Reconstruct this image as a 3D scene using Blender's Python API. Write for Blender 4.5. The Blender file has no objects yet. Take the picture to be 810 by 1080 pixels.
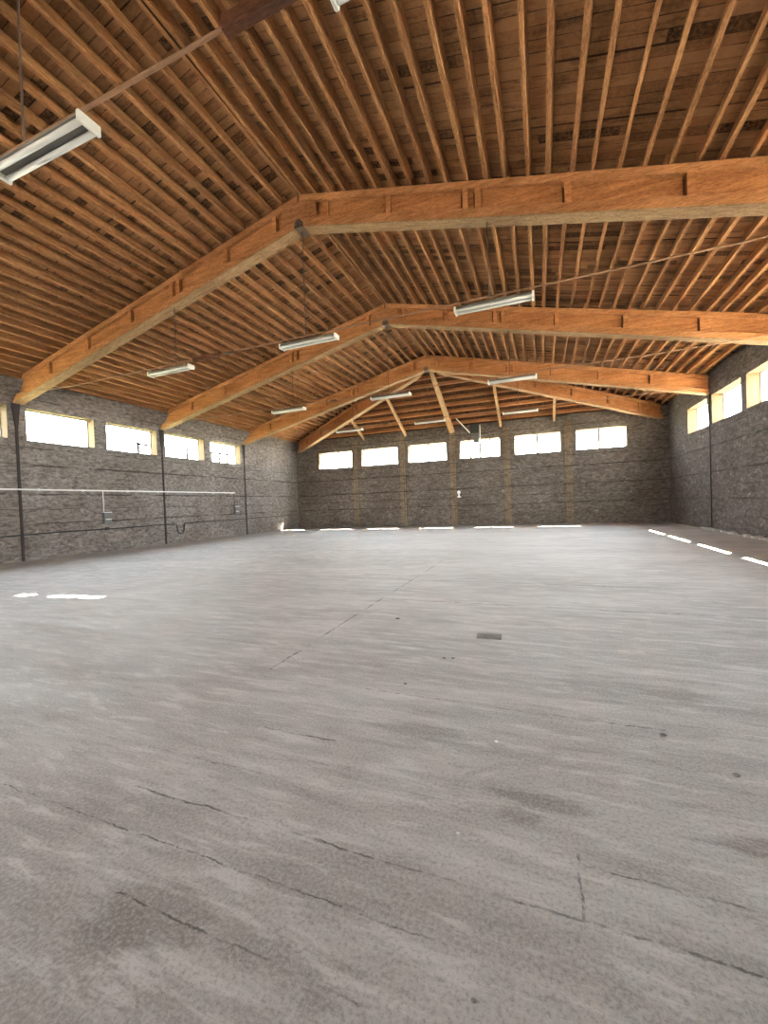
import bpy, math, random
from mathutils import Vector
random.seed(7)
S = bpy.context.scene
COL = S.collection

# ------------------------------------------------------------------ camera, light, exposure
FPX = 427.88
YAW, PITCH, ROLL = 0.37005, 0.01795, -0.03693
cd = bpy.data.cameras.new('camera')
cam = bpy.data.objects.new('camera', cd); COL.objects.link(cam)
cy, sy = math.cos(YAW), math.sin(YAW); cp, sp = math.cos(PITCH), math.sin(PITCH); cr, sr = math.cos(ROLL), math.sin(ROLL)
fw = Vector((-sy*cp, cy*cp, -sp)); rt = Vector((cy, sy, 0)); up = rt.cross(fw)
r2 = cr*rt + sr*up; u2 = -sr*rt + cr*up
from mathutils import Matrix
cam.matrix_world = Matrix(((r2.x, u2.x, -fw.x, 0), (r2.y, u2.y, -fw.y, 0), (r2.z, u2.z, -fw.z, 1.3), (0, 0, 0, 1)))
cd.sensor_fit = 'VERTICAL'; cd.sensor_height = 36; cd.sensor_width = 27
cd.lens = FPX/1080*36; cd.clip_start = 0.05; cd.clip_end = 500
S.camera = cam

S.view_settings.view_transform = 'Standard'
S.view_settings.look = 'None'
S.view_settings.gamma = 1.0
S.view_settings.use_curve_mapping = False
S.view_settings.exposure = 1.50

SKY_STRENGTH = 22.0
SUN_STRENGTH = 220.0
SUN_DIR = Vector((-0.5, -0.5, -1.0))          # the way the light travels
w = bpy.data.worlds.new('sky'); S.world = w; w.use_nodes = True
nt = w.node_tree; nt.nodes.clear()
wo = nt.nodes.new('ShaderNodeOutputWorld'); bg = nt.nodes.new('ShaderNodeBackground')
tc = nt.nodes.new('ShaderNodeTexCoord'); sx = nt.nodes.new('ShaderNodeSeparateXYZ'); rp = nt.nodes.new('ShaderNodeValToRGB')
nt.links.new(tc.outputs['Generated'], sx.inputs[0]); nt.links.new(sx.outputs['Z'], rp.inputs[0])
rp.color_ramp.elements[0].position = 0.0; rp.color_ramp.elements[0].color = (1.0, 0.98, 0.95, 1)
rp.color_ramp.elements[1].position = 0.7; rp.color_ramp.elements[1].color = (0.74, 0.83, 0.95, 1)
nt.links.new(rp.outputs[0], bg.inputs['Color']); bg.inputs['Strength'].default_value = SKY_STRENGTH
nt.links.new(bg.outputs[0], wo.inputs['Surface'])

sd = bpy.data.lights.new('sun', 'SUN'); sd.energy = SUN_STRENGTH; sd.angle = math.radians(0.53); sd.color = (1.0, 0.93, 0.82)
so = bpy.data.objects.new('sun', sd); COL.objects.link(so)
so.rotation_euler = SUN_DIR.to_track_quat('-Z', 'Y').to_euler(); so.location = (20, 40, 40)
S.cycles.max_bounces = 10; S.cycles.diffuse_bounces = 7; S.cycles.transparent_max_bounces = 12
S.cycles.sample_clamp_indirect = 12.0
S.cycles.use_denoising = True

# ------------------------------------------------------------------ measures (metres)
XL, XR, YB, YF = -14.57, 5.565, 22.317, -7.5
XM = (XL + XR)/2; HALF = (XR - XL)/2
Y0, Y1, Y2, Y3 = 2.474, 7.46, 12.45, 17.43
BAY = 4.986; DYH = YB - Y3
ZT, ZB, SL = 7.76, 7.12, 0.236                # frame top and bottom at the ridge, roof slope
PD = 0.185                                    # purlin depth
WT = 0.415                                    # wall thickness
HSL = SL*HALF/DYH
def ztop(dx): return ZT - SL*dx
def deckz(dx): return ZT + PD + 0.012 - SL*dx

# ------------------------------------------------------------------ helpers
class MB:
    def __init__(s): s.v = []; s.f = []; s.m = []
    def add(s, vs, fs, mi=0):
        n = len(s.v); s.v += [tuple(v) for v in vs]; s.f += [tuple(i + n for i in f) for f in fs]; s.m += [mi]*len(fs)
    def box(s, a, b, mi=0):
        x0, y0, z0 = a; x1, y1, z1 = b
        vs = [(x0,y0,z0),(x1,y0,z0),(x1,y1,z0),(x0,y1,z0),(x0,y0,z1),(x1,y0,z1),(x1,y1,z1),(x0,y1,z1)]
        s.add(vs, [(0,3,2,1),(4,5,6,7),(0,1,5,4),(1,2,6,5),(2,3,7,6),(3,0,4,7)], mi)
    def prism(s, poly, e, mi=0):
        """poly: 3-D points of one face, e: extrusion vector"""
        n = len(poly); e = Vector(e); P = [Vector(p) for p in poly]
        vs = P + [p + e for p in P]
        fs = [tuple(range(n))[::-1], tuple(range(n, 2*n))] + [(i, (i+1) % n, n + (i+1) % n, n + i) for i in range(n)]
        s.add(vs, fs, mi)
    def tube(s, pts, r, n=8, mi=0, r1=None):
        pts = [Vector(p) for p in pts]; k = len(pts); rings = []
        for i, p in enumerate(pts):
            d = (pts[min(i+1, k-1)] - pts[max(i-1, 0)]).normalized()
            a = d.cross(Vector((0, 0, 1)))
            if a.length < 1e-3: a = d.cross(Vector((1, 0, 0)))
            a.normalize(); b = d.cross(a)
            rr = r if r1 is None else r + (r1 - r)*i/(k - 1)
            rings.append([p + a*rr*math.cos(2*math.pi*j/n) + b*rr*math.sin(2*math.pi*j/n) for j in range(n)])
        vs = [q for g in rings for q in g]
        fs = [(i*n + j, i*n + (j+1) % n, (i+1)*n + (j+1) % n, (i+1)*n + j) for i in range(k-1) for j in range(n)]
        fs += [tuple(range(n))[::-1], tuple((k-1)*n + j for j in range(n))]
        s.add(vs, fs, mi)
    def mesh(s, name, mats, smooth=False):
        me = bpy.data.meshes.new(name); me.from_pydata(s.v, [], s.f)
        for m in (mats if isinstance(mats, (list, tuple)) else [mats]): me.materials.append(m)
        me.polygons.foreach_set('material_index', s.m)
        if smooth: me.polygons.foreach_set('use_smooth', [True]*len(s.f))
        me.update()
        import bmesh
        bm = bmesh.new(); bm.from_mesh(me); bmesh.ops.recalc_face_normals(bm, faces=bm.faces); bm.to_mesh(me); bm.free()
        return me
    def build(s, name, mats, parent=None, smooth=False, loc=None):
        o = bpy.data.objects.new(name, s.mesh(name, mats, smooth)); COL.objects.link(o)
        if parent: o.parent = parent
        if loc is not None: o.location = loc
        return o
def bevel(o, wdt=0.006, seg=1):
    m = o.modifiers.new('edge', 'BEVEL'); m.width = wdt; m.segments = seg; m.limit_method = 'ANGLE'; return o
def tag(o, label=None, cat=None, group=None, kind=None):
    if label: o['label'] = label
    if cat: o['category'] = cat
    if group: o['group'] = group
    if kind: o['kind'] = kind
    return o
def thing(name, loc, label, cat, group=None, kind=None):
    o = bpy.data.objects.new(name, None); o.empty_display_size = 0.2; COL.objects.link(o); o.location = loc
    return tag(o, label, cat, group, kind)
def copy_tree(o, parent=None):
    c = o.copy(); COL.objects.link(c); c.parent = parent
    for ch in list(o.children): copy_tree(ch, c)
    return c

# ------------------------------------------------------------------ materials
class NT:
    def __init__(s, name, rough=0.8, spec=0.3, metal=0.0):
        s.mat = bpy.data.materials.new(name); s.mat.use_nodes = True
        s.t = s.mat.node_tree; s.b = s.t.nodes['Principled BSDF']
        s.b.inputs['Roughness'].default_value = rough; s.b.inputs['Specular IOR Level'].default_value = spec
        s.b.inputs['Metallic'].default_value = metal
    def n(s, ty, **kw):
        q = s.t.nodes.new(ty)
        for k, v in kw.items(): setattr(q, k, v)
        return q
    def l(s, a, b): s.t.links.new(a, b)
    def coord(s, out='Object'): return s.n('ShaderNodeTexCoord').outputs[out]
    def pos(s): return s.n('ShaderNodeNewGeometry').outputs['Position']
    def mapv(s, v, scale=(1,1,1), loc=(0,0,0)):
        m = s.n('ShaderNodeMapping'); m.inputs['Scale'].default_value = scale; m.inputs['Location'].default_value = loc
        s.l(v, m.inputs['Vector']); return m.outputs[0]
    def noise(s, v, scale, detail=4, rough=0.55, dist=0.0):
        q = s.n('ShaderNodeTexNoise'); q.inputs['Scale'].default_value = scale; q.inputs['Detail'].default_value = detail
        q.inputs['Roughness'].default_value = rough; q.inputs['Distortion'].default_value = dist
        s.l(v, q.inputs['Vector']); return q.outputs[0]
    def ramp(s, f, stops):
        q = s.n('ShaderNodeValToRGB'); e = q.color_ramp.elements
        while len(e) < len(stops): e.new(0.5)
        for i, (p, c) in enumerate(stops):
            e[i].position = p; e[i].color = (c, c, c, 1) if isinstance(c, (int, float)) else (*c, 1)
        s.l(f, q.inputs[0]); return q.outputs[0]
    def mix(s, f, a, b, mode='MIX'):
        q = s.n('ShaderNodeMix', data_type='RGBA', blend_type=mode)
        for val, ip in ((f, q.inputs[0]), (a, q.inputs[6]), (b, q.inputs[7])):
            if isinstance(val, (int, float)): ip.default_value = val
            elif isinstance(val, tuple): ip.default_value = (*val, 1)
            else: s.l(val, ip)
        return q.outputs[2]
    def math(s, op, a, b=None, c=None):
        q = s.n('ShaderNodeMath', operation=op)
        for i, val in enumerate((a, b, c)):
            if val is None: continue
            if isinstance(val, (int, float)): q.inputs[i].default_value = val
            else: s.l(val, q.inputs[i])
        return q.outputs[0]
    def xyz(s, v):
        q = s.n('ShaderNodeSeparateXYZ'); s.l(v, q.inputs[0]); return q.outputs
    def bump(s, h, strength=0.3, dist=0.02):
        q = s.n('ShaderNodeBump'); q.inputs['Strength'].default_value = strength; q.inputs['Distance'].default_value = dist
        s.l(h, q.inputs['Height']); s.l(q.outputs[0], s.b.inputs['Normal'])
    def color(s, c):
        if isinstance(c, tuple): s.b.inputs['Base Color'].default_value = (*c, 1)
        else: s.l(c, s.b.inputs['Base Color'])
        return s.mat

def wood(name, light, dark, grain=(1, 1, 1), scale=3.0, vary=0.25, rough=0.85, spec=0.2):
    m = NT(name, rough, spec); v = m.coord()
    rnd = m.n('ShaderNodeObjectInfo').outputs['Random']
    add = m.n('ShaderNodeVectorMath', operation='ADD'); cmb = m.n('ShaderNodeCombineXYZ')
    k = m.math('MULTIPLY', rnd, 57.0); m.l(k, cmb.inputs[0]); m.l(k, cmb.inputs[1]); m.l(k, cmb.inputs[2])
    m.l(v, add.inputs[0]); m.l(cmb.outputs[0], add.inputs[1]); v = add.outputs[0]
    g = m.noise(m.mapv(v, grain), scale, 6, 0.6, 0.6)
    b = m.noise(v, 0.9, 3)
    c = m.mix(m.ramp(g, [(0.34, 0), (0.66, 1)]), dark, light)
    f = m.noise(m.mapv(v, tuple(max(1.0, q) for q in grain)), 14, 5, 0.75)
    c = m.mix(m.math('MULTIPLY', m.ramp(f, [(0.36, 1), (0.5, 0)]), 0.55), c, tuple(x*0.45 for x in dark))
    c = m.mix(m.math('MULTIPLY', m.ramp(f, [(0.52, 0), (0.66, 1)]), 0.5), c, tuple(min(1, x*1.3) for x in light))
    c = m.mix(m.math('MULTIPLY', m.ramp(b, [(0.42, 0), (0.62, 1)]), 0.45), c, m.mix(1.0, c, (0.62, 0.55, 0.5), 'MULTIPLY'))
    hv = m.n('ShaderNodeHueSaturation'); m.l(c, hv.inputs['Color'])
    m.l(m.math('MULTIPLY_ADD', rnd, 2*vary, 1 - vary), hv.inputs['Value'])
    m.bump(m.math('ADD', g, f), 0.5, 0.012)
    return m.color(hv.outputs[0])

M = {}
M['beam'] = wood('beam timber', (0.58, 0.258, 0.097), (0.34, 0.135, 0.047), (0.35, 3, 5), 3.0, 0.06)
M['chord'] = wood('chord timber', (0.57, 0.265, 0.108), (0.34, 0.145, 0.055), (0.4, 5, 5), 3.0, 0.06)
M['slot_shade'] = wood('slot shade timber', (0.2, 0.08, 0.03), (0.11, 0.043, 0.017), (4, 4, 0.5), 3.0, 0.1)  # dark tone painted in for the shade inside the rib slots
M['purlin'] = wood('purlin timber', (0.48, 0.247, 0.107), (0.26, 0.12, 0.048), (5, 0.35, 5), 4.0, 0.16)
M['purlin_x'] = wood('hip purlin timber', (0.47, 0.225, 0.095), (0.25, 0.108, 0.042), (0.35, 5, 5), 4.0, 0.16)
M['underside'] = wood('pale timber', (0.43, 0.285, 0.155), (0.27, 0.165, 0.082), (0.4, 5, 5), 3.0, 0.05)  # pale timber tone, also carrying light bounced up from the floor
M['log'] = wood('peeled pole', (0.55, 0.38, 0.21), (0.38, 0.23, 0.11), (4, 0.5, 4), 4.0, 0.08)
M['batten'] = wood('batten timber', (0.17, 0.068, 0.034), (0.095, 0.037, 0.02), (0.5, 4, 4), 4.0, 0.05)

def deck_mat(name, along, dk, lt):                      # boards run along axis `along`
    m = NT(name, 0.9, 0.1); p = m.xyz(m.pos())
    a, b = (p[0], p[1]) if along == 'x' else (p[1], p[0])
    q = m.math('DIVIDE', b, 0.155); bi = m.math('FLOOR', q); fr = m.math('FRACT', q)
    wn = m.n('ShaderNodeTexWhiteNoise', noise_dimensions='1D'); m.l(bi, wn.inputs['W'])
    seg = m.math('FLOOR', m.math('ADD', m.math('DIVIDE', a, 1.1), m.math('MULTIPLY', wn.outputs[0], 7.0)))
    wn2 = m.n('ShaderNodeTexWhiteNoise', noise_dimensions='2D'); cb = m.n('ShaderNodeCombineXYZ')
    m.l(bi, cb.inputs[0]); m.l(seg, cb.inputs[1]); m.l(cb.outputs[0], wn2.inputs['Vector'])
    c = m.ramp(wn2.outputs['Value'], [(0.0, (0.03, 0.015, 0.008)), (0.05, (0.06, 0.03, 0.014)), (0.14, dk), (1.0, lt)])
    st = m.noise(m.mapv(m.pos(), (0.7, 3.2, 1) if along == 'x' else (3.2, 0.7, 1)), 1.6, 5, 0.65, 0.4)
    c = m.mix(m.math('MULTIPLY', m.ramp(st, [(0.5, 0), (0.66, 1)]), 0.7), c, (0.055, 0.028, 0.013))
    c = m.mix(m.math('MULTIPLY', m.ramp(m.noise(m.pos(), 22, 4, 0.7), [(0.4, 0), (0.7, 1)]), 0.4), c, tuple(x*1.25 for x in lt))
    ed = m.math('MAXIMUM', m.math('LESS_THAN', fr, m.math('MULTIPLY_ADD', m.math('POWER', wn.outputs[0], 4.0), 0.22, 0.03)), m.math('GREATER_THAN', fr, 0.97))
    c = m.mix(m.math('MULTIPLY', m.math('MULTIPLY', ed, m.ramp(st, [(0.38, 0.2), (0.55, 1)])), 0.85), c, (0.015, 0.01, 0.008))
    m.bump(m.math('MULTIPLY', st, 1.0), 0.3, 0.02)
    return m.color(c)
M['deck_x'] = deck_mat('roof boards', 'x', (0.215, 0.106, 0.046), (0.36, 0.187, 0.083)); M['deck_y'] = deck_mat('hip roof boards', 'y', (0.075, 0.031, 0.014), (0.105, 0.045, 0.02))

def wall_mat(name, c0, c1, c2, spots=0.35):
    m = NT(name, 0.92, 0.15); P = m.pos(); p = m.xyz(P)
    big = m.noise(P, 0.5, 4, 0.6, 0.5)
    hs = m.noise(m.mapv(P, (0.8, 0.8, 3.6)), 2.2, 8, 0.74, 0.6)
    fine = m.noise(m.mapv(P, (1, 1, 2.3)), 5.5, 8, 0.76, 0.5)
    c = m.mix(m.ramp(hs, [(0.32, 0), (0.68, 1)]), c0, c1)
    c = m.mix(m.math('MULTIPLY', m.ramp(fine, [(0.46, 0), (0.62, 1)]), 0.75), c, c2)
    c = m.mix(m.math('MULTIPLY', m.ramp(fine, [(0.34, 1), (0.46, 0)]), 0.7), c, (0.055, 0.045, 0.037))
    c = m.mix(m.math('MULTIPLY', m.ramp(big, [(0.42, 1), (0.58, 0)]), 0.45), c, m.mix(1.0, c, (0.55, 0.5, 0.45), 'MULTIPLY'))
    sp = m.noise(m.mapv(P, (1, 1, 1.4), (9, 3, 5)), 3.4, 6, 0.75, 1.0)
    c = m.mix(m.math('MULTIPLY', m.ramp(sp, [(0.58, 0), (0.66, 1)]), spots), c, (0.48, 0.46, 0.43))
    wob = m.math('MULTIPLY', m.math('SUBTRACT', m.noise(P, 1.2, 4, 0.7), 0.5), 0.10)
    msk = m.ramp(m.noise(P, 0.9, 3), [(0.40, 0.05), (0.56, 1)])
    h = None
    for z, wd in ((1.10, .022), (2.02, .026), (2.92, .026), (1.55, .010), (3.45, .012), (4.95, .014)):
        d = m.math('ABSOLUTE', m.math('SUBTRACT', m.math('ADD', p[2], wob), z))
        q = m.math('LESS_THAN', d, wd)
        h = q if h is None else m.math('MAXIMUM', h, q)
    c = m.mix(m.math('MULTIPLY', m.math('MULTIPLY', h, msk), 0.75), c, (0.035, 0.03, 0.026))
    ht = m.math('SUBTRACT', m.math('ADD', hs, m.math('MULTIPLY', fine, 0.5)), m.math('MULTIPLY', h, 0.6))
    m.bump(ht, 0.9, 0.05)
    return m.color(c)
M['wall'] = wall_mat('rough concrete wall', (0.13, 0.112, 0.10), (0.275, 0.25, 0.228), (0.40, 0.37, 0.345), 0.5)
M['wall_b'] = wall_mat('rough brown dimmed concrete wall', (0.078, 0.064, 0.052), (0.165, 0.142, 0.119), (0.25, 0.22, 0.19), 0.35)  # wall concrete made warmer, with the back wall's dimness put into the colour
M['wall_r'] = wall_mat('rough shaded concrete wall', (0.058, 0.048, 0.043), (0.125, 0.108, 0.099), (0.19, 0.17, 0.158), 0.4)  # same concrete darkened: the right wall's shade is in the colour
M['pier'] = wall_mat('tan concrete pier', (0.135, 0.103, 0.07), (0.235, 0.18, 0.124), (0.30, 0.235, 0.165), 0.15)

def floor_mat():
    m = NT('dusty concrete floor', 0.62, 0.35); P = m.pos(); p = m.xyz(P)
    big = m.noise(m.mapv(P, (0.55, 1.5, 1)), 0.55, 5, 0.6, 0.8)
    st = m.noise(m.mapv(P, (0.40, 3.2, 1), (3, 1, 0)), 1.1, 7, 0.68, 0.25)
    st2 = m.noise(m.mapv(P, (0.9, 4.5, 1), (7, 2, 0)), 2.4, 7, 0.74, 0.3)
    fine = m.noise(P, 70, 4, 0.8)
    speck = m.noise(P, 260, 2, 0.8)
    blot = m.noise(m.mapv(P, (1, 1.5, 1), (5, 8, 0)), 1.5, 7, 0.72, 0.5)
    c = m.mix(m.ramp(big, [(0.36, 0), (0.62, 1)]), (0.345, 0.312, 0.287), (0.49, 0.466, 0.44))
    c = m.mix(m.math('MULTIPLY', m.ramp(st, [(0.40, 1), (0.56, 0)]), 0.5), c, (0.255, 0.228, 0.205))
    c = m.mix(m.math('MULTIPLY', m.ramp(st2, [(0.52, 0), (0.62, 1)]), 0.6), c, (0.60, 0.582, 0.555))
    c = m.mix(m.math('MULTIPLY', m.ramp(st2, [(0.36, 1), (0.47, 0)]), 0.5), c, (0.22, 0.195, 0.172))
    rip = m.noise(m.mapv(P, (1.0, 2.2, 1), (2, 9, 0)), 3.2, 5, 0.7, 0.4)
    far = m.math('MULTIPLY', m.ramp(m.math('MULTIPLY', p[1], .1), [(0.55, 0), (0.9, 1)]), m.ramp(m.math('MULTIPLY', p[0], -.1), [(0.1, 0), (0.5, 1)]))
    c = m.mix(m.math('MULTIPLY', m.math('MULTIPLY', m.ramp(rip, [(0.38, 1), (0.5, 0)]), far), 0.55), c, (0.18, 0.165, 0.15))
    for sxx, syy, rx, ry, am in ((-1.22, 0.92, .26, .14, .55), (-1.28, .82, .16, .1, .5), (-.75, .95, .3, .07, .45), (-.02, 1.83, .22, .07, .6), (-.12, 1.74, .1, .06, .4), (.72, 1.83, .2, .06, .6), (.3, 1.02, .3, .06, .4), (-.7, 2.2, .35, .08, .4), (2.2, 4.6, .7, .25, .35), (.5, 3.1, .6, .15, .35)):
        ex = m.math('DIVIDE', m.math('SUBTRACT', p[0], sxx), rx); ey = m.math('DIVIDE', m.math('SUBTRACT', p[1], syy), ry)
        rr = m.math('ADD', m.math('SQRT', m.math('ADD', m.math('MULTIPLY', ex, ex), m.math('MULTIPLY', ey, ey))), m.math('MULTIPLY', m.math('SUBTRACT', st2, 0.5), 2.2))
        c = m.mix(m.math('MULTIPLY', m.ramp(rr, [(0.5, 1), (1.0, 0)]), am), c, (0.165, 0.14, 0.118))
    c = m.mix(m.math('MULTIPLY', m.ramp(blot, [(0.56, 0), (0.70, 1)]), 0.5), c, (0.21, 0.185, 0.162))
    c = m.mix(m.math('MULTIPLY', m.ramp(fine, [(0.48, 0), (0.62, 1)]), 0.38), c, (0.58, 0.56, 0.54))
    c = m.mix(m.math('MULTIPLY', m.ramp(fine, [(0.36, 1), (0.47, 0)]), 0.45), c, (0.15, 0.13, 0.115))
    c = m.mix(m.math('MULTIPLY', m.ramp(speck, [(0.62, 0), (0.72, 1)]), 0.35), c, (0.5, 0.48, 0.46))
    wob = m.math('MULTIPLY', m.math('SUBTRACT', m.noise(P, 2.6, 6, 0.75), 0.5), 0.075)
    br = m.math('MULTIPLY', m.ramp(m.noise(P, 1.7, 4, 0.7), [(0.40, 0), (0.54, 1)]), m.ramp(m.noise(P, 16, 4, 0.75), [(0.40, 0.05), (0.52, 1)]))
    cr = None
    def line(axis, at, w, lo, hi):
        nonlocal cr
        a, b = (p[0], p[1]) if axis == 'x' else (p[1], p[0])      # runs along `axis`
        d = m.math('ABSOLUTE', m.math('SUBTRACT', m.math('ADD', b, wob), at))
        q = m.math('MULTIPLY', m.math('LESS_THAN', d, w), m.math('MULTIPLY', m.math('GREATER_THAN', a, lo), m.math('LESS_THAN', a, hi)))
        cr = q if cr is None else m.math('MAXIMUM', cr, q)
    line('x', 1.345, .0045, -1.9, 0.9); line('x', 1.14, .003, -2.5, -0.3); line('x', 0.93, .0035, -1.4, -0.45)
    line('x', 1.55, .0035, 0.1, 0.75); line('x', 1.96, .005, -1.65, -1.1); line('x', 1.6, .003, -2.4, -1.3)
    line('y', -2.09, .012, 2.4, 9.0); line('y', 0.09, .004, 1.33, 1.6); line('x', 2.6, .006, -1.2, 0.6); line('x', 3.2, .007, -4, -2.4)
    line('x', 5.2, .014, -2, 3.2); line('x', 6.6, .016, -6, 1.5)
    crk = m.math('MULTIPLY', cr, br)
    c = m.mix(m.math('MULTIPLY', crk, 0.75), c, (0.05, 0.042, 0.036))
    m.l(m.ramp(st, [(0.35, 0.5), (0.65, 0.78)]), m.b.inputs['Roughness'])
    h = m.math('SUBTRACT', m.math('ADD', m.math('MULTIPLY', st, 0.6), m.math('MULTIPLY', fine, 0.12)), m.math('MULTIPLY', crk, 0.4))
    m.bump(h, 0.55, 0.03)
    return m.color(c)
M['floor'] = floor_mat()

def plain(name, c, rough=0.6, metal=0.0, spec=0.4, var=0.12, scale=8):
    m = NT(name, rough, spec, metal); n_ = m.noise(m.coord(), scale, 4, 0.6)
    return m.color(m.mix(n_, tuple(x*(1 - var) for x in c), tuple(min(1, x*(1 + var)) for x in c)))
M['plaster'] = plain('tan reveal boards', (0.11, 0.08, 0.046), 0.9, spec=0.1, var=0.15)
M['wframe'] = plain('window metal', (0.20, 0.19, 0.18), 0.5, 0.0)
M['steel'] = plain('dark steel post', (0.035, 0.024, 0.02), 0.7, 0.0, var=0.3)
M['rod'] = plain('rusted rod', (0.28, 0.15, 0.082), 0.7, 0.0, var=0.3)
M['thin'] = plain('thin hanger rod', (0.12, 0.075, 0.05), 0.7)
M['enamel'] = plain('aged grey enamel', (0.20, 0.19, 0.165), 0.45)
M['tube'] = plain('white glass tube', (0.72, 0.71, 0.66), 0.25, spec=0.5, var=0.03)
M['cap'] = plain('white lampholder', (0.82, 0.80, 0.72), 0.4)
M['white_pipe'] = plain('white plastic conduit', (0.86, 0.86, 0.84), 0.45, var=0.05)
M['grey_box'] = plain('grey plastic box', (0.16, 0.155, 0.15), 0.5)
M['cable'] = plain('black cable', (0.03, 0.027, 0.025), 0.6)
M['sheet'] = plain('dark sheet metal', (0.045, 0.045, 0.04), 0.6, 0.0, var=0.25)
M['sheet2'] = plain('grey sheet metal', (0.11, 0.115, 0.105), 0.5, 0.0, var=0.2)
M['bolt'] = plain('bolt steel', (0.16, 0.15, 0.14), 0.45, 0.6)
M['rubble'] = plain('broken concrete', (0.42, 0.40, 0.37), 0.9, var=0.3, scale=5)
M['ground'] = plain('gravel yard', (0.24, 0.22, 0.18), 0.95, var=0.3, scale=2)
M['dim_ground'] = plain('added dark ground', (0.12, 0.12, 0.06), 0.95, var=0.4, scale=3)  # dark colour chosen to weaken bounce outside the left wall
M['grate'] = plain('worn dark metal', (0.19, 0.175, 0.16), 0.7, 0.0, var=0.4, scale=40)
g = NT('window pane', 0.05); t_ = g.t
tr = g.n('ShaderNodeBsdfTransparent'); tr.inputs[0].default_value = (0.92, 0.94, 0.93, 1)
gl = g.n('ShaderNodeBsdfGlossy'); gl.inputs['Roughness'].default_value = 0.05
mx = g.n('ShaderNodeMixShader'); mx.inputs[0].default_value = 0.05
g.l(tr.outputs[0], mx.inputs[1]); g.l(gl.outputs[0], mx.inputs[2])
for l_ in list(t_.links):
    if l_.to_node.type == 'OUTPUT_MATERIAL': t_.links.remove(l_)
g.l(mx.outputs[0], [n for n in t_.nodes if n.type == 'OUTPUT_MATERIAL'][0].inputs['Surface'])
M['glass'] = g.mat

# ------------------------------------------------------------------ setting: ground, floor, walls
b = MB(); b.box((-120, -90, -0.5), (110, 130, -0.12)); tag(b.build('ground', M['ground']), kind='structure')
b = MB(); b.box((-120, -90, -0.13), (XL - WT - .05, 130, -0.10)); tag(b.build('dim_ground', M['dim_ground']), kind='structure')  # unseen dark ground added to cut light bounced through the left windows
b = MB(); b.box((XL - WT, YF - WT, -0.12), (XR + WT, YB + WT, 0)); tag(b.build('floor', M['floor']), kind='structure')

ZS, ZH, ZTOP = 4.23*1.3/1.5 - 0.008, 5.38*1.3/1.5 + 0.003, 5.50
ZS, ZH = 3.66, 4.665
WB = [(-12.895, -10.62), (-9.975, -7.675), (-7.045, -4.82), (-4.08, -1.96), (-1.22, 1.02), (1.70, 3.91)]
LW = [(7.674, 9.715), (10.134, 12.202), (12.586, 14.691), (15.061, 17.160)]
RW = [(17.456, 19.688), (15.01, 17.206), (12.50, 14.695)]
k = BAY
LWX = [(a - BAY*j, c - BAY*j) for j in (1,) for a, c in LW[:2]]
RWX = [(10.02, 12.22)] + [(a - BAY, c - BAY) for a, c in ((12.5, 14.695), (10.02, 12.22))] + [(2.53, 4.72)]  # unseen windows; the last was added to brighten the near right floor
def wall(name, axis, inner, outer, u0, u1, holes, ztop, door=None):
    us = sorted(set([u0, u1] + [x for h in holes for x in h] + (list(door[:2]) if door else [])))
    bb = MB()
    lo, hi = min(inner, outer), max(inner, outer)
    def cell(a, c, z0, z1):
        if axis == 'x': bb.box((lo, a, z0), (hi, c, z1))
        else: bb.box((a, lo, z0), (c, hi, z1))
    for a, c in zip(us, us[1:]):
        mid = (a + c)/2
        if any(h[0] < mid < h[1] for h in holes): cell(a, c, 0, ZS); cell(a, c, ZH, ztop)
        elif door and door[0] < mid < door[1]: cell(a, c, door[2], ztop)
        else: cell(a, c, 0, ztop)
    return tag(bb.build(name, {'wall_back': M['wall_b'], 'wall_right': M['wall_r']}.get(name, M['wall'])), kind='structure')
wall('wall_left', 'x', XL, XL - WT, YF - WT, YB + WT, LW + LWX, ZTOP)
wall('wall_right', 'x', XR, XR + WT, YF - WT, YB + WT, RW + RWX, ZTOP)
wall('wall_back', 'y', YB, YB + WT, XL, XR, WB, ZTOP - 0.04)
wall('wall_front', 'y', YF, YF - WT, XL, XR, [], 8.1, door=(-7.5, -4.5, 3.2))

# roof decking
b = MB(); TH = 0.06
def slope_quad(sgn, d0, d1, ya, yb_):
    pts = [(XM + sgn*d0, ya, deckz(d0)), (XM + sgn*d1, ya, deckz(d1)), (XM + sgn*d1, yb_, deckz(d1)), (XM + sgn*d0, yb_, deckz(d0))]
    b.prism(pts, (0, 0, TH), 0)
EX = WT + 0.12; DE = HALF + EX; YE = Y3 + DYH*DE/HALF
for sgn in (-1, 1):
    if sgn < 0: slope_quad(sgn, 0, DE, YF - WT, Y3)
    else:
        ha, hb = 8.04, 8.18          # roof gap added behind the beam to cast the floor streak
        slope_quad(sgn, 0, DE, YF - WT, ha); slope_quad(sgn, 0, DE, hb, Y3)
        slope_quad(sgn, 0, .03, ha, hb); slope_quad(sgn, .5, .76, ha, hb); slope_quad(sgn, 1.75, DE, ha, hb)
    b.prism([(XM, Y3, deckz(0)), (XM + sgn*DE, Y3, deckz(DE)), (XM + sgn*DE, YE, deckz(DE))], (0, 0, TH), 0)
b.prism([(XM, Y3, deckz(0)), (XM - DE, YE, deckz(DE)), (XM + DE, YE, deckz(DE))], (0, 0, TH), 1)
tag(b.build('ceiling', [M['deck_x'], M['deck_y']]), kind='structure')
b = MB()                                         # boards closing the eaves outside
for sgn in (-1, 1):
    xo = XM + sgn*(HALF + WT); b.box((min(xo, xo + sgn*.03), YF, ZTOP - .1), (max(xo, xo + sgn*.03), YB + WT, deckz(HALF + WT) + .02))
b.box((XL - WT, YB + WT, ZTOP - .15), (XR + WT, YB + WT + .03, deckz(HALF) - HSL*WT + .02))
tag(b.build('trim_1', M['beam']), kind='structure')

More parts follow.
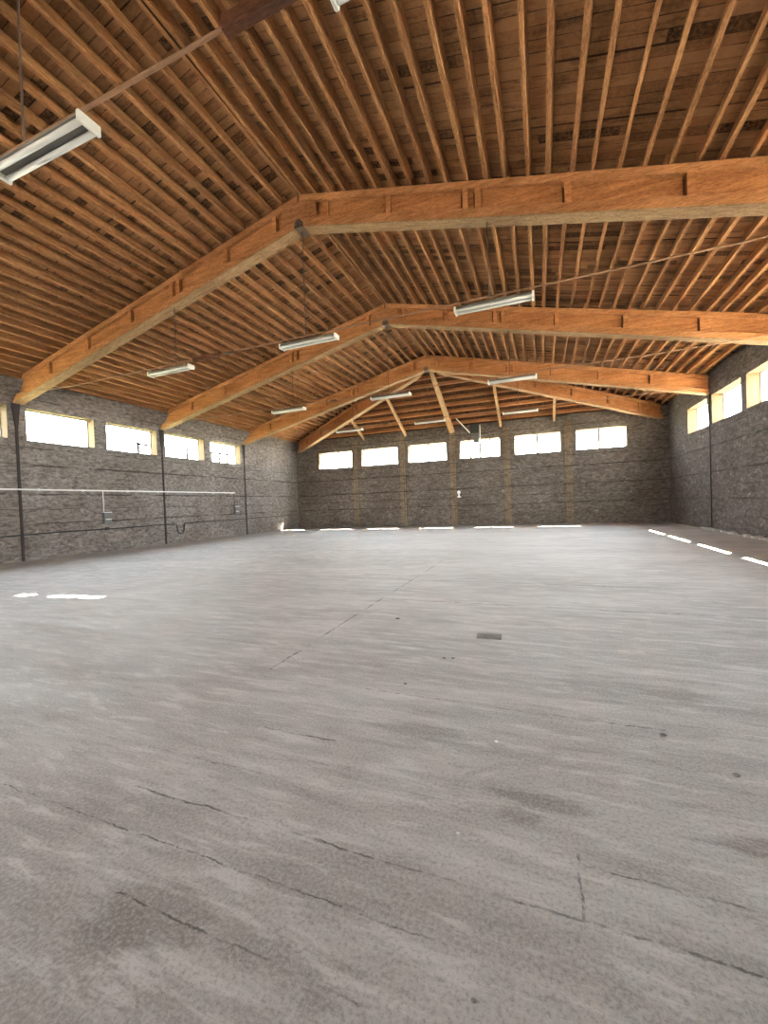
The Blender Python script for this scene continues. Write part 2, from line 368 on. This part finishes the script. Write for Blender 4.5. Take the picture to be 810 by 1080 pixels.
# windows
WIN = [0]
def window(axis, inner, sgn, u0, u1, bars, label, portal=True):
    """axis 'x': opening in a wall at x = inner, outward sgn; bars: list of (u fraction, z0 fraction, z1 fraction) plus ('h', z fraction, u0f, u1f)"""
    WIN[0] += 1
    c = (u0 + u1)/2
    base = (inner, c, ZS) if axis == 'x' else (c, inner, ZS)
    root = thing('window_%d' % WIN[0], base, label, 'window', None, 'structure')
    hw = (u1 - u0)/2; H = ZH - ZS
    def bx(bb, ua, ub, d0, d1, za, zb):          # d = outward depth
        if axis == 'x': bb.box((min(sgn*d0, sgn*d1), ua, za), (max(sgn*d0, sgn*d1), ub, zb))
        else: bb.box((ua, min(sgn*d0, sgn*d1), za), (ub, max(sgn*d0, sgn*d1), zb))
    t = 0.012; D = WT - 0.09
    bb = MB()
    bx(bb, -hw, -hw + t, 0.004, D, 0, H); bx(bb, hw - t, hw, 0.004, D, 0, H); bx(bb, -hw + t, hw - t, 0.004, D, 0, t); bx(bb, -hw + t, hw - t, 0.004, D, H - t, H)
    bb.build('reveal', M['plaster'], root)
    f = 0.04; bw = .055; bb = MB()
    bx(bb, -hw, -hw + f, D, D + .05, 0, H); bx(bb, hw - f, hw, D, D + .05, 0, H); bx(bb, -hw + f, hw - f, D, D + .05, 0, f); bx(bb, -hw + f, hw - f, D, D + .05, H - f, H)
    bb.build('window_frame', M['wframe'], root)
    for q in bars:
        bb = MB()
        if q[0] == 'h': bx(bb, -hw + 2*hw*q[2], -hw + 2*hw*q[3], D + .005, D + .04, H*q[1] - .04, H*q[1] + .04)
        else: bx(bb, -hw + 2*hw*q[0] - bw, -hw + 2*hw*q[0] + bw, D + .005, D + .04, f + (H - 2*f)*q[1], f + (H - 2*f)*q[2])
        bb.build('glazing_bar', M['wframe'], root)
    bb = MB(); bx(bb, -hw + f, hw - f, D + .02, D + .024, f, H - f); bb.build('pane', M['glass'], root)
    if portal:
        ld = bpy.data.lights.new('window_daylight', 'AREA'); ld.shape = 'RECTANGLE'; ld.size = u1 - u0; ld.size_y = H
        ld.cycles.is_portal = True
        lo = bpy.data.objects.new('window_daylight', ld); COL.objects.link(lo)
        off = sgn*(WT + .02)
        lo.location = (inner + off, c, (ZS + ZH)/2) if axis == 'x' else (c, inner + off, (ZS + ZH)/2)
        d = Vector((-sgn, 0, 0)) if axis == 'x' else Vector((0, -sgn, 0))
        lo.rotation_euler = d.to_track_quat('-Z', 'Z' if axis == 'z' else 'Y').to_euler()
    return root
ordn = ['first', 'second', 'third', 'fourth', 'fifth', 'sixth', 'seventh', 'eighth', 'ninth', 'tenth']
BB = [[(.52, .45, 1)], [], [(.5, 0, 1)], [(.25, 0, 1), (.5, 0, 1), (.75, 0, 1)], [(.5, 0, 1)], [(.48, 0, 1)]]
for i, (a, c) in enumerate(WB):
    window('y', YB, 1, a, c, BB[i], 'wide bright window high in the back wall, %s from the left corner' % ordn[i])
LB = [[], [(.72, .02, .5), ('h', .42, .66, .95)], [(.68, .02, .5)], [(.2, .02, .52), (.45, .02, .5), (.7, .02, .6), ('h', .5, .12, .85)]]
LN = ['beside the nearest wall post', 'second past the nearest wall post', 'just past the second wall post', 'last before the blank end bay']
for i, (a, c) in enumerate(LW):
    window('x', XL, -1, a, c, LB[i], 'blown-out window high in the left wall, ' + LN[i])
for i, (a, c) in enumerate(LWX):
    window('x', XL, -1, a, c, [(.9, 0, 1)] if i == 1 else [], ('window at the left picture edge in the left wall, cut off by the frame' if i == 1 else 'window in the left wall toward the front of the hall, %s' % ordn[i]))
RN = ['in the end bay by the back corner', 'nearest the far wall post', 'cut by the right picture edge']
for i, (a, c) in enumerate(RW):
    window('x', XR, 1, a, c, [], 'bright window high in the right wall, ' + RN[i])
for i, (a, c) in enumerate(RWX):
    window('x', XR, 1, a, c, [], 'window in the right wall toward the front of the hall, %s' % ordn[i])
ld = bpy.data.lights.new('gate_daylight', 'AREA'); ld.shape = 'RECTANGLE'; ld.size = 3.0; ld.size_y = 3.2; ld.cycles.is_portal = True
lo = bpy.data.objects.new('gate_daylight', ld); COL.objects.link(lo); lo.location = (-6.0, YF - WT - .02, 1.6)
lo.rotation_euler = Vector((0, 1, 0)).to_track_quat('-Z', 'Y').to_euler()

# piers of the back wall and dark wall posts
PX = [-10.38, -7.38, -4.46, -1.61, 1.34]
for i, x in enumerate(PX):
    b = MB(); b.box((-.17, -.05, 0), (.17, 0.0, ZTOP - .35)); b.box((-.055, -.085, 0), (.055, -.05, ZTOP - .36))
    o = b.build('concrete_pier', M['pier'], None, loc=(x, YB, 0)); bevel(o, .012)
    tag(o, 'tan concrete pier on the back wall between the %s and %s windows from the left' % (ordn[i], ordn[i+1]), 'pier', 'piers of the back wall')
fname = {1: 'nearest', 2: 'middle', 3: 'farthest'}
for sgn, xw, side in ((1, XL, 'left'), (-1, XR, 'right')):
    for j, y in ((1, Y1), (2, Y2), (3, Y3)):
        root = thing('wall_post', (xw, y - .04, 0), 'dark slim post on the %s wall under the foot of the %s roof frame' % (side, fname[j]), 'post', 'dark posts along the walls')
        b = MB(); pw = .032 if sgn > 0 else .026; b.box((min(0, sgn*.03), -pw, 0), (max(0, sgn*.03), pw, 4.72)); b.build('post', M['steel'], root)
        b = MB(); x1 = sgn*.04
        b.prism([(0, -.034, 4.0), (0, .034, 4.0), (0, .11, 4.72), (0, -.11, 4.72)], (x1, 0, 0))
        b.build('bracket', M['steel'], root)

# ------------------------------------------------------------------ roof frames
BT = 0.26
def half_beam(root, ux, uy, L, d0, slant, ribs, drop, y_off=0.0):
    """beam running from the ridge along (ux, uy); drop = fall per metre along it; slant = end cut back at the top"""
    vx, vy = -uy, ux
    if vy > 0: vx, vy = -vx, -vy                # v points towards the camera side
    def pt(s, v, z): return (ux*s + vx*v, uy*s + vy*v + y_off, z)
    HB = ZT - ZB; hw = BT/2
    def band(h0, h1, v0, v1, s0, s1=None):
        e0 = s1 if s1 is not None else L - slant*h0
        e1 = s1 if s1 is not None else L - slant*h1
        bb = MB(); n = 6; poly = []
        for i in range(n + 1): s = s0 + (e0 - s0)*i/n; poly.append(pt(s, v1, ZB + h0 - drop*s))
        for i in range(n, -1, -1): s = s0 + (e1 - s0)*i/n; poly.append(pt(s, v1, ZB + h1 - drop*s))
        dv = v0 - v1; bb.prism(poly, (vx*dv, vy*dv, 0)); return bb
    bevel(band(HB - .135, HB, -hw, hw, d0).build('top_chord', M['chord'], root), .008)
    bevel(band(0, .165, -hw, hw, d0).build('bottom_chord', M['chord'], root), .008)
    band(-.022, 0, -hw - .004, hw + .004, d0 + .12).build('pale_underside', M['underside'], root)  # added layer, pale partly for the floor-lit underside of the chord
    wb = MB(); edges = [d0] + list(ribs) + [None]
    for qi, (sa, sb) in enumerate(zip(edges, edges[1:])):
        sa = sa + (.03 if qi else 0); gap = .085
        q = band(.165, HB - .135, .028, hw - .075, sa, sb - gap if sb else None); wb.add(q.v, q.f)
    wb.build('web', M['beam'], root)
    band(.165, HB - .135, -hw + .075, -.02, d0).build('back_web', M['slot_shade'], root)  # coloured dark so the slots beside the ribs read as shaded
    for s in ribs:
        for fv in ((.0, hw - .008), (-hw + .008, -hw + .075)):
            bb = MB(); wd = .05
            bb.prism([pt(s - wd, fv[1], ZB + .165 - drop*(s - wd)), pt(s + wd, fv[1], ZB + .165 - drop*(s + wd)),
                      pt(s + wd, fv[1], ZB + HB - .135 - drop*(s + wd)), pt(s - wd, fv[1], ZB + HB - .135 - drop*(s - wd))], (vx*(fv[0] - fv[1]), vy*(fv[0] - fv[1]), 0))
            bb.build('rib', M['beam'], root)
def roof_frame(y, label):
    root = thing('roof_frame', (XM, y + .03, 0), label, 'roof frame', 'pitched timber frames across the hall')
    ribs = [0.62, 1.95, 3.4, 3.62, 5.05, 6.7, 8.35]
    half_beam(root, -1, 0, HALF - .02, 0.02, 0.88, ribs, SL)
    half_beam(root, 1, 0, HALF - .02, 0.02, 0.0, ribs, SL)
    bb = MB(); hw = BT/2
    for v in (-hw - .012, hw):
        bb.prism([(-.42, v, ZB + .2 - .1), (0, v, ZB + .14), (.42, v, ZB + .1), (.42, v, ZT - .25), (0, v, ZT - .16), (-.42, v, ZT - .25)], (0, .012, 0))
    bb.build('ridge_plate', M['chord'], root)
    bb = MB()
    bb.prism([(-.10, -hw - .03, ZB - .03), (.10, -hw - .03, ZB - .03), (.10, -hw - .03, ZB + .05), (0, -hw - .03, ZB + .14), (-.10, -hw - .03, ZB + .05)], (0, .02, 0))
    bb.box((-.10, -hw - .03, ZB - .05), (.10, hw + .03, ZB - .03))
    bb.build('ridge_bracket', M['thin'], root)
    for bxx, bz in ((-.06, .01), (.06, .01), (0, .08)):
        bb = MB(); bb.tube([(bxx, -hw - .05, ZB + bz), (bxx, -hw - .028, ZB + bz)], .022, 6); bb.build('bolt', M['bolt'], root)
    return root
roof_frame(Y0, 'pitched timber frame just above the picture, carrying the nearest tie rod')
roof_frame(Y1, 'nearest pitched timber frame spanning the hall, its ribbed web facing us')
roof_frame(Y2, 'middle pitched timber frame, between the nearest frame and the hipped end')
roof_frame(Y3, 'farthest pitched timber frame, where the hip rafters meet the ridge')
LH = math.hypot(HALF, DYH)
for sgn, side in ((-1, 'left'), (1, 'right')):
    root = thing('hip_beam', (XM, Y3 + .12, 0), 'ribbed timber hip beam falling from the far ridge end to the %s back corner' % side, 'hip beam', 'hip beams of the far roof end')
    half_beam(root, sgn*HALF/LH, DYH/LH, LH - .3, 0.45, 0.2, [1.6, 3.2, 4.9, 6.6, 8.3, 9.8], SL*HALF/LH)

# jack rafters
def jack(dx, w0, w1, label, roundish=False):
    fr = abs(dx)/HALF; ya = Y3 + DYH*fr + .22; yb_ = YB + .0
    ztp = lambda y: ZT - HSL*(y - Y3)
    if roundish:
        root = MB(); n = 7
        pts = [(0, (yb_ - ya)*i/n + .012*math.sin(i*1.9), (ztp(ya + (yb_ - ya)*i/n) - ztp(ya)) + .01*math.sin(i*2.7)) for i in range(n + 1)]
        root.tube(pts, w0, 12, r1=w1); o = root.build('jack_rafter', M['log'], None, True, (XM + dx, ya, ztp(ya) - w1 - .02))
    else:
        root = MB(); L_ = yb_ - ya; dz = ztp(yb_) - ztp(ya); n = 5; h = .21
        poly = [(-w0, L_*i/n, dz*i/n - h) for i in range(n + 1)] + [(-w0, L_*i/n, dz*i/n - .005) for i in range(n, -1, -1)]
        root.prism(poly, (2*w0, 0, 0)); o = bevel(root.build('jack_rafter', M['log'], None, False, (XM + dx, ya, ztp(ya))), .02, 2)
    tag(o, label, 'rafter', 'jack rafters of the hipped end')
jack(0.02, .10, .16, 'thick pale peeled pole rafter at the middle of the hipped end', True)
jack(-2.65, .06, .06, 'pale squared rafter left of the thick middle pole in the hipped end')
jack(2.62, .06, .06, 'pale squared rafter right of the thick middle pole in the hipped end')
jack(-5.25, .055, .055, 'short pale rafter nearest the left end of the hipped roof')
jack(5.22, .055, .055, 'short pale rafter nearest the right end of the hipped roof')

# ------------------------------------------------------------------ purlins
def nth(n):
    return '%d%s' % (n, 'th' if 10 < n % 100 < 14 else {1: 'st', 2: 'nd', 3: 'rd'}.get(n % 10, 'th'))
def purlin_mesh(L, axis, wd=.03):
    bb = MB(); n = max(2, int(L/0.9)); hw = wd
    ring = []
    for i in range(n + 1):
        s = -L/2 + L*i/n; o1, o2, w_ = random.uniform(-.006, .006), random.uniform(-.005, .005), hw + random.uniform(-.004, .005)
        d0 = -PD + o2
        ring.append([(-w_ + o1, s, d0), (w_ + o1, s, d0), (w_ + o1, s, 0), (-w_ + o1, s, 0)])
    vs = [q for r in ring for q in r]
    if axis == 'x': vs = [(y, x, z) for x, y, z in vs]
    fs = [(i*4 + j, i*4 + (j+1) % 4, (i+1)*4 + (j+1) % 4, (i+1)*4 + j) for i in range(n) for j in range(4)] + [(3, 2, 1, 0), tuple(n*4 + j for j in range(4))]
    bb.add(vs, fs)
    return bb
ang = math.atan(SL)
NP = 30; STEP = 0.336
BAYS = [(Y0, Y1, 'in front of the nearest frame'), (Y1, Y2, 'between the nearest and middle frames'), (Y2, Y3, 'between the middle and farthest frames'), (Y3, None, 'beyond the farthest frame')]
for sgn, side in ((-1, 'left'), (1, 'right')):
    for bi, (ya, yb_, where) in enumerate(BAYS):
        for i in range(NP):
            dx = 0.085 + STEP*i + (random.uniform(-.035, .035) if i else 0)
            if dx > HALF - .1: continue
            if yb_ is None:
                ye = Y3 + DYH*dx/HALF - .05
                if ye - Y3 < 0.25: continue
                y0_, y1_ = Y3 + .12, ye
            else: y0_, y1_ = ya + random.uniform(-.12, .1), yb_ + random.uniform(.02, .28)
            L = y1_ - y0_
            o = purlin_mesh(L, 'y', random.uniform(.026, .034)).build('roof_purlin', M['purlin'])
            o.location = (XM + sgn*dx, (y0_ + y1_)/2, ztop(dx) + PD + .006)
            o.rotation_euler = (0, sgn*ang, random.uniform(-.003, .003))
            tag(o, 'rough timber purlin %s below the ridge, %s slope, %s' % (nth(i + 1), side, where), 'purlin', 'roof purlins of the %s slope' % side)
NHP = 10
for i in range(NHP):
    dy = .42 + (DYH - .62)*i/(NHP - 1)
    hwid = HALF*dy/DYH - .12
    o = purlin_mesh(2*hwid, 'x', .034).build('hip_purlin', M['purlin_x'])
    o.location = (XM, Y3 + dy, ZT - HSL*dy + PD + .01); o.rotation_euler = (-math.atan(HSL), 0, 0)
    tag(o, 'long level purlin of the hipped end, %s up from the back wall' % nth(NHP - i), 'purlin', 'purlins of the hipped end')

# ------------------------------------------------------------------ tie rods and lamps
LAMPX = [-8.35, -4.45, -0.69]
TZ = {0: 4.86, 1: 4.90, 2: 4.94, 3: 5.0}
def tie(j, y, label):
    z = TZ[j]
    root = thing('tie_rod', (XM, y, z), label, 'tie rod', 'tie rods under the roof frames')
    yy = -.12
    zf = ZB - SL*(HALF - .25) + .16 - z
    b = MB(); b.tube([(-HALF + .25, yy, zf), (-HALF + 1.6, yy + .05, .0 + zf*.25), (-HALF + 2.6, 0, 0), (0, 0, .0), (HALF - 2.6, 0, 0), (HALF - 1.6, yy + .05, zf*.25), (HALF - .25, yy, zf)], .017, 8)
    b.build('rod', M['rod'], root, True)
    for hx in (-3.65, 0, 3.75):
        b = MB(); b.tube([(hx, 0, 0), (hx, 0.02, ZB - SL*abs(hx) - z + .02)], .011, 6); b.build('hanger', M['thin'], root, True)
    if j == 0:
        b = MB(); b.box((2.42, -.04, -.05), (3.28, .04, .06)); bevel(b.build('splice_timber', M['batten'], root), .006)
    if j == 1:
        b = MB(); b.box((-3.1, -.03, -.05), (-2.3, .03, .05)); bevel(b.build('splice_timber', M['batten'], root), .006)
    b = MB(); b.tube([(-2.15, 0, 0), (-1.9, 0, 0)], .032, 8); b.build('turnbuckle', M['thin'], root, True)
    return root
tie(0, Y0, 'rusty tie rod nearest the camera, crossing the upper left of the roof')
tie(1, Y1, 'rusty tie rod under the nearest frame, three lamps hung along it')
tie(2, Y2, 'rusty tie rod under the middle frame, three lamps hung along it')
tie(3, Y3, 'rusty tie rod under the farthest frame before the hipped end')
def make_lamp(loc, label):
    root = thing('tube_lamp', loc, label, 'ceiling lamp', 'twin-tube strip lamps hung from the tie rods')
    L = .66
    b = MB()
    b.prism([(-L, -.10, -.028), (-L, .10, -.028), (-L, .06, .03), (-L, -.06, .03)], (2*L, 0, 0))
    bevel(b.build('housing', M['enamel'], root), .006)
    for v in (-.06, .06):
        b = MB(); b.tube([(-L + .02, v, -.05), (L - .02, v, -.05)], .026, 12); b.build('tube', M['tube'], root, True)
    for e in (-1, 1):
        b = MB(); b.box((e*L - .02, -.1, -.08), (e*L + .02, .1, .02)); bevel(b.build('end_cap', M['cap'], root), .01)
    for e in (-.4, .4):
        b = MB(); b.tube([(e, 0, .03), (e, 0, .105)], .008, 6); b.build('clip', M['thin'], root)
    return root
LN_ = {0: 'nearest tie rod', 1: 'tie rod under the nearest frame', 2: 'tie rod under the middle frame', 3: 'tie rod under the farthest frame'}
proto = None
for j, y in ((0, Y0), (1, Y1), (2, Y2), (3, Y3)):
    for i, x in enumerate(LAMPX):
        if j == 0 and i == 0: continue
        if j == 0: x += (0.2 if i == 1 else 0.15)
        nm = ('left lamp', 'middle lamp', 'right lamp')[i]
        lab = 'white twin-tube strip lamp, %s on the %s' % (nm, LN_[j])
        if j == 0: lab = ('large white twin-tube strip lamp closest to us, at the upper left', 'white lamp end poking in at the top picture edge on the nearest tie rod')[i - 1]
        loc = (x, y, TZ[j] - .11)
        if proto is None: proto = make_lamp(loc, lab)
        else:
            c = copy_tree(proto); c.location = loc; c['label'] = lab

# ------------------------------------------------------------------ left wall installation
xw = XL
b = MB(); b.tube([(xw + .03, 3.0, 2.15), (xw + .03, 16.55, 2.18)], .026, 10)
root = thing('conduit_pipe', (xw, 9.8, 2.16), 'long white conduit pipe running level along the left wall', 'pipe')
o = b.build('pipe', M['white_pipe'], root, True); o.location = (-xw, -9.8, -2.16)
for yy in (4.2, 6.0, 7.9, 9.2, 10.8, 12.1, 13.6, 15.1, 16.3):
    b = MB(); b.box((0, -.015, -.04), (.06, .015, .04)); b.build('pipe_clip', M['white_pipe'], root, loc=(0, yy - 9.8, 0))
def socket_box(y, z0, z1, label, zc, mat, drop_r):
    root = thing('switch_box', (xw, y, z0), label, 'switch box')
    h = z1 - z0; hm = h*.42
    b = MB(); b.box((.002, -.13, 0), (.11, .13, hm)); bevel(b.build('lower_box', M['grey_box'], root), .01)
    b = MB(); b.box((.002, -.13, hm + .012), (.12, .13, h)); u = bevel(b.build('upper_box', M['grey_box'], root), .01)
    b = MB(); b.box((.0, -.135, h), (.135, .135, h + .02)); b.build('box_lid', M['white_pipe'], root)
    b = MB(); b.box((.11, -.1, hm - .03), (.135, .1, hm + .0)); b.build('hinged_flap', M['cap'], root)
    b = MB(); b.tube([(.03, -.09, h + .015), (.03, -.09, zc - z0)], drop_r, 8); b.build('drop_pipe', mat, root, True)
socket_box(9.97, 1.0, 1.38, 'grey two-part socket box under the white conduit, nearer on the left wall', 2.14, M['white_pipe'], .016)
socket_box(16.6, 1.1, 1.48, 'small grey socket box at the far end of the white conduit', 2.15, M['cable'], .012)
root = thing('wall_cable', (xw, 12, .8), 'thin black cable along the low left wall with one U-shaped loop', 'cable')
pts = [(xw + .025, 3.0 + i*.9, .76 + .0055*i + .012*math.sin(i*1.3)) for i in range(12)]
pts = [q for q in pts if q[1] < 12.8]
pts += [(xw + .025, 12.93, .80), (xw + .03, 12.97, .74), (xw + .03, 12.98, .5), (xw + .03, 13.06, .40), (xw + .03, 13.18, .38), (xw + .03, 13.29, .42), (xw + .03, 13.33, .55), (xw + .03, 13.34, .76), (xw + .025, 13.42, .81)]
pts += [(xw + .025, 13.6 + i*.95, .815 + .006*i + .012*math.sin(i*1.7)) for i in range(10) if 13.6 + i*.95 < YB - .05]
b = MB(); b.tube(pts, .02, 6); o = b.build('cable', M['cable'], root, True); o.location = (-xw, -12, -.8)
b = MB(); b.box((0, -.06, -.05), (.05, .06, .05)); b.build('cable_joint', M['cable'], root, loc=(0.0, 9.98 - 12, .01))

# ------------------------------------------------------------------ back wall pieces
root = thing('exhaust_box', (-3.1, YB, 4.5), 'dark sheet-metal box hanging before the fourth back window', 'metal box')
b = MB(); b.box((-.33, -.42, .42), (.12, -.01, .86)); bevel(b.build('upper_box', M['sheet'], root), .01)
b = MB(); b.box((-.17, -.38, -.08), (.12, -.06, .42)); bevel(b.build('lower_chute', M['sheet2'], root), .01)
b = MB(); b.tube([(.17, -.2, .12), (.17, -.2, .86)], .025, 8); b.build('side_pipe', M['white_pipe'], root, True)
b = MB(); b.tube([(-.33, -.2, .45), (-1.15, -.55, 1.42)], .028, 8); b.build('brace_rod', M['white_pipe'], root, True)
b = MB(); b.tube([(0, 0, .09), (0, -.03, .09)], .10, 14); b.box((-.045, -.03, -.13), (.045, 0, .03)); b.box((-.10, -.03, -.2), (.10, 0, -.12))
o = b.build('wall_fitting', M['white_pipe'], None, False, (-4.15, YB - .006 - .085 + .085, 1.74)); bevel(o, .006)
o.location = (-4.20, YB - .001, 1.74)
tag(o, 'small white round fitting on the back wall beside the middle pier', 'fitting')

# ------------------------------------------------------------------ floor details
b = MB(); b.box((-.115, -.07, 0), (.115, .07, .006))
for i in range(7):
    x = -.10 + i*.031; b.box((x, -.06, .006), (x + .014, .06, .012))
o = b.build('drain_grate', M['grate'], None, False, (-.50, 3.95, 0.0)); o.rotation_euler = (0, 0, .06)
tag(o, 'small dark rectangular grate in the middle of the concrete floor', 'grate')
b = MB()
for i in range(70):
    y = random.uniform(11.5, 18.2); r = random.uniform(.02, .07)
    c = Vector((XR - random.uniform(.02, .16), y, r*.4))
    vs = [c + Vector((r*sx*random.uniform(.6, 1), r*1.5*sy_*random.uniform(.6, 1), r*sz*random.uniform(.5, .8))) for sx in (-1, 1) for sy_ in (-1, 1) for sz in (-.5, 1)]
    b.add(vs, [(0, 1, 3, 2), (4, 6, 7, 5), (0, 4, 5, 1), (2, 3, 7, 6), (0, 2, 6, 4), (1, 5, 7, 3)])
o = b.build('rubble', M['rubble']); tag(o, 'broken concrete crumbs along the foot of the right wall', 'rubble', None, 'stuff')
def pebble(x, y, r, name, mat, label, group):
    bb = MB(); n = 7
    rings = [(0.0, .55), (.35, 1.0), (.75, .7)]
    vs = []
    for h, q in rings:
        for k_ in range(n):
            a = 2*math.pi*k_/n; e = r*q*random.uniform(.8, 1.15); vs.append((e*1.4*math.cos(a), e*math.sin(a), r*h))
    vs.append((0, 0, r*.9))
    fs = [(i*n + k_, i*n + (k_+1) % n, (i+1)*n + (k_+1) % n, (i+1)*n + k_) for i in range(2) for k_ in range(n)]
    fs += [(2*n + k_, 2*n + (k_+1) % n, 3*n) for k_ in range(n)] + [tuple(range(n))[::-1]]
    bb.add(vs, fs)
    tag(bb.build(name, mat, None, True, (x, y, 0)), label, 'pebble', group)
for x, y, r in ((.58, 2.55, .013), (.80, 2.28, .012), (-.20, 1.03, .006), (-.25, .925, .008), (-.79, 3.3, .012), (-.72, 3.32, .010), (-1.55, 4.3, .02), (-.95, 2.75, .009)):
    pebble(x, y, r, 'pebble', M['grate'], 'tiny dark grit pebble lying loose on the concrete floor', 'dark grit pebbles on the floor')
for x, y, r in ((-.26, 2.22, .008), (-.34, 1.55, .006)):
    pebble(x, y, r, 'plaster_crumb', M['white_pipe'], 'tiny white plaster crumb lying loose on the concrete floor', 'white crumbs on the floor')
bpy.context.view_layer.update()
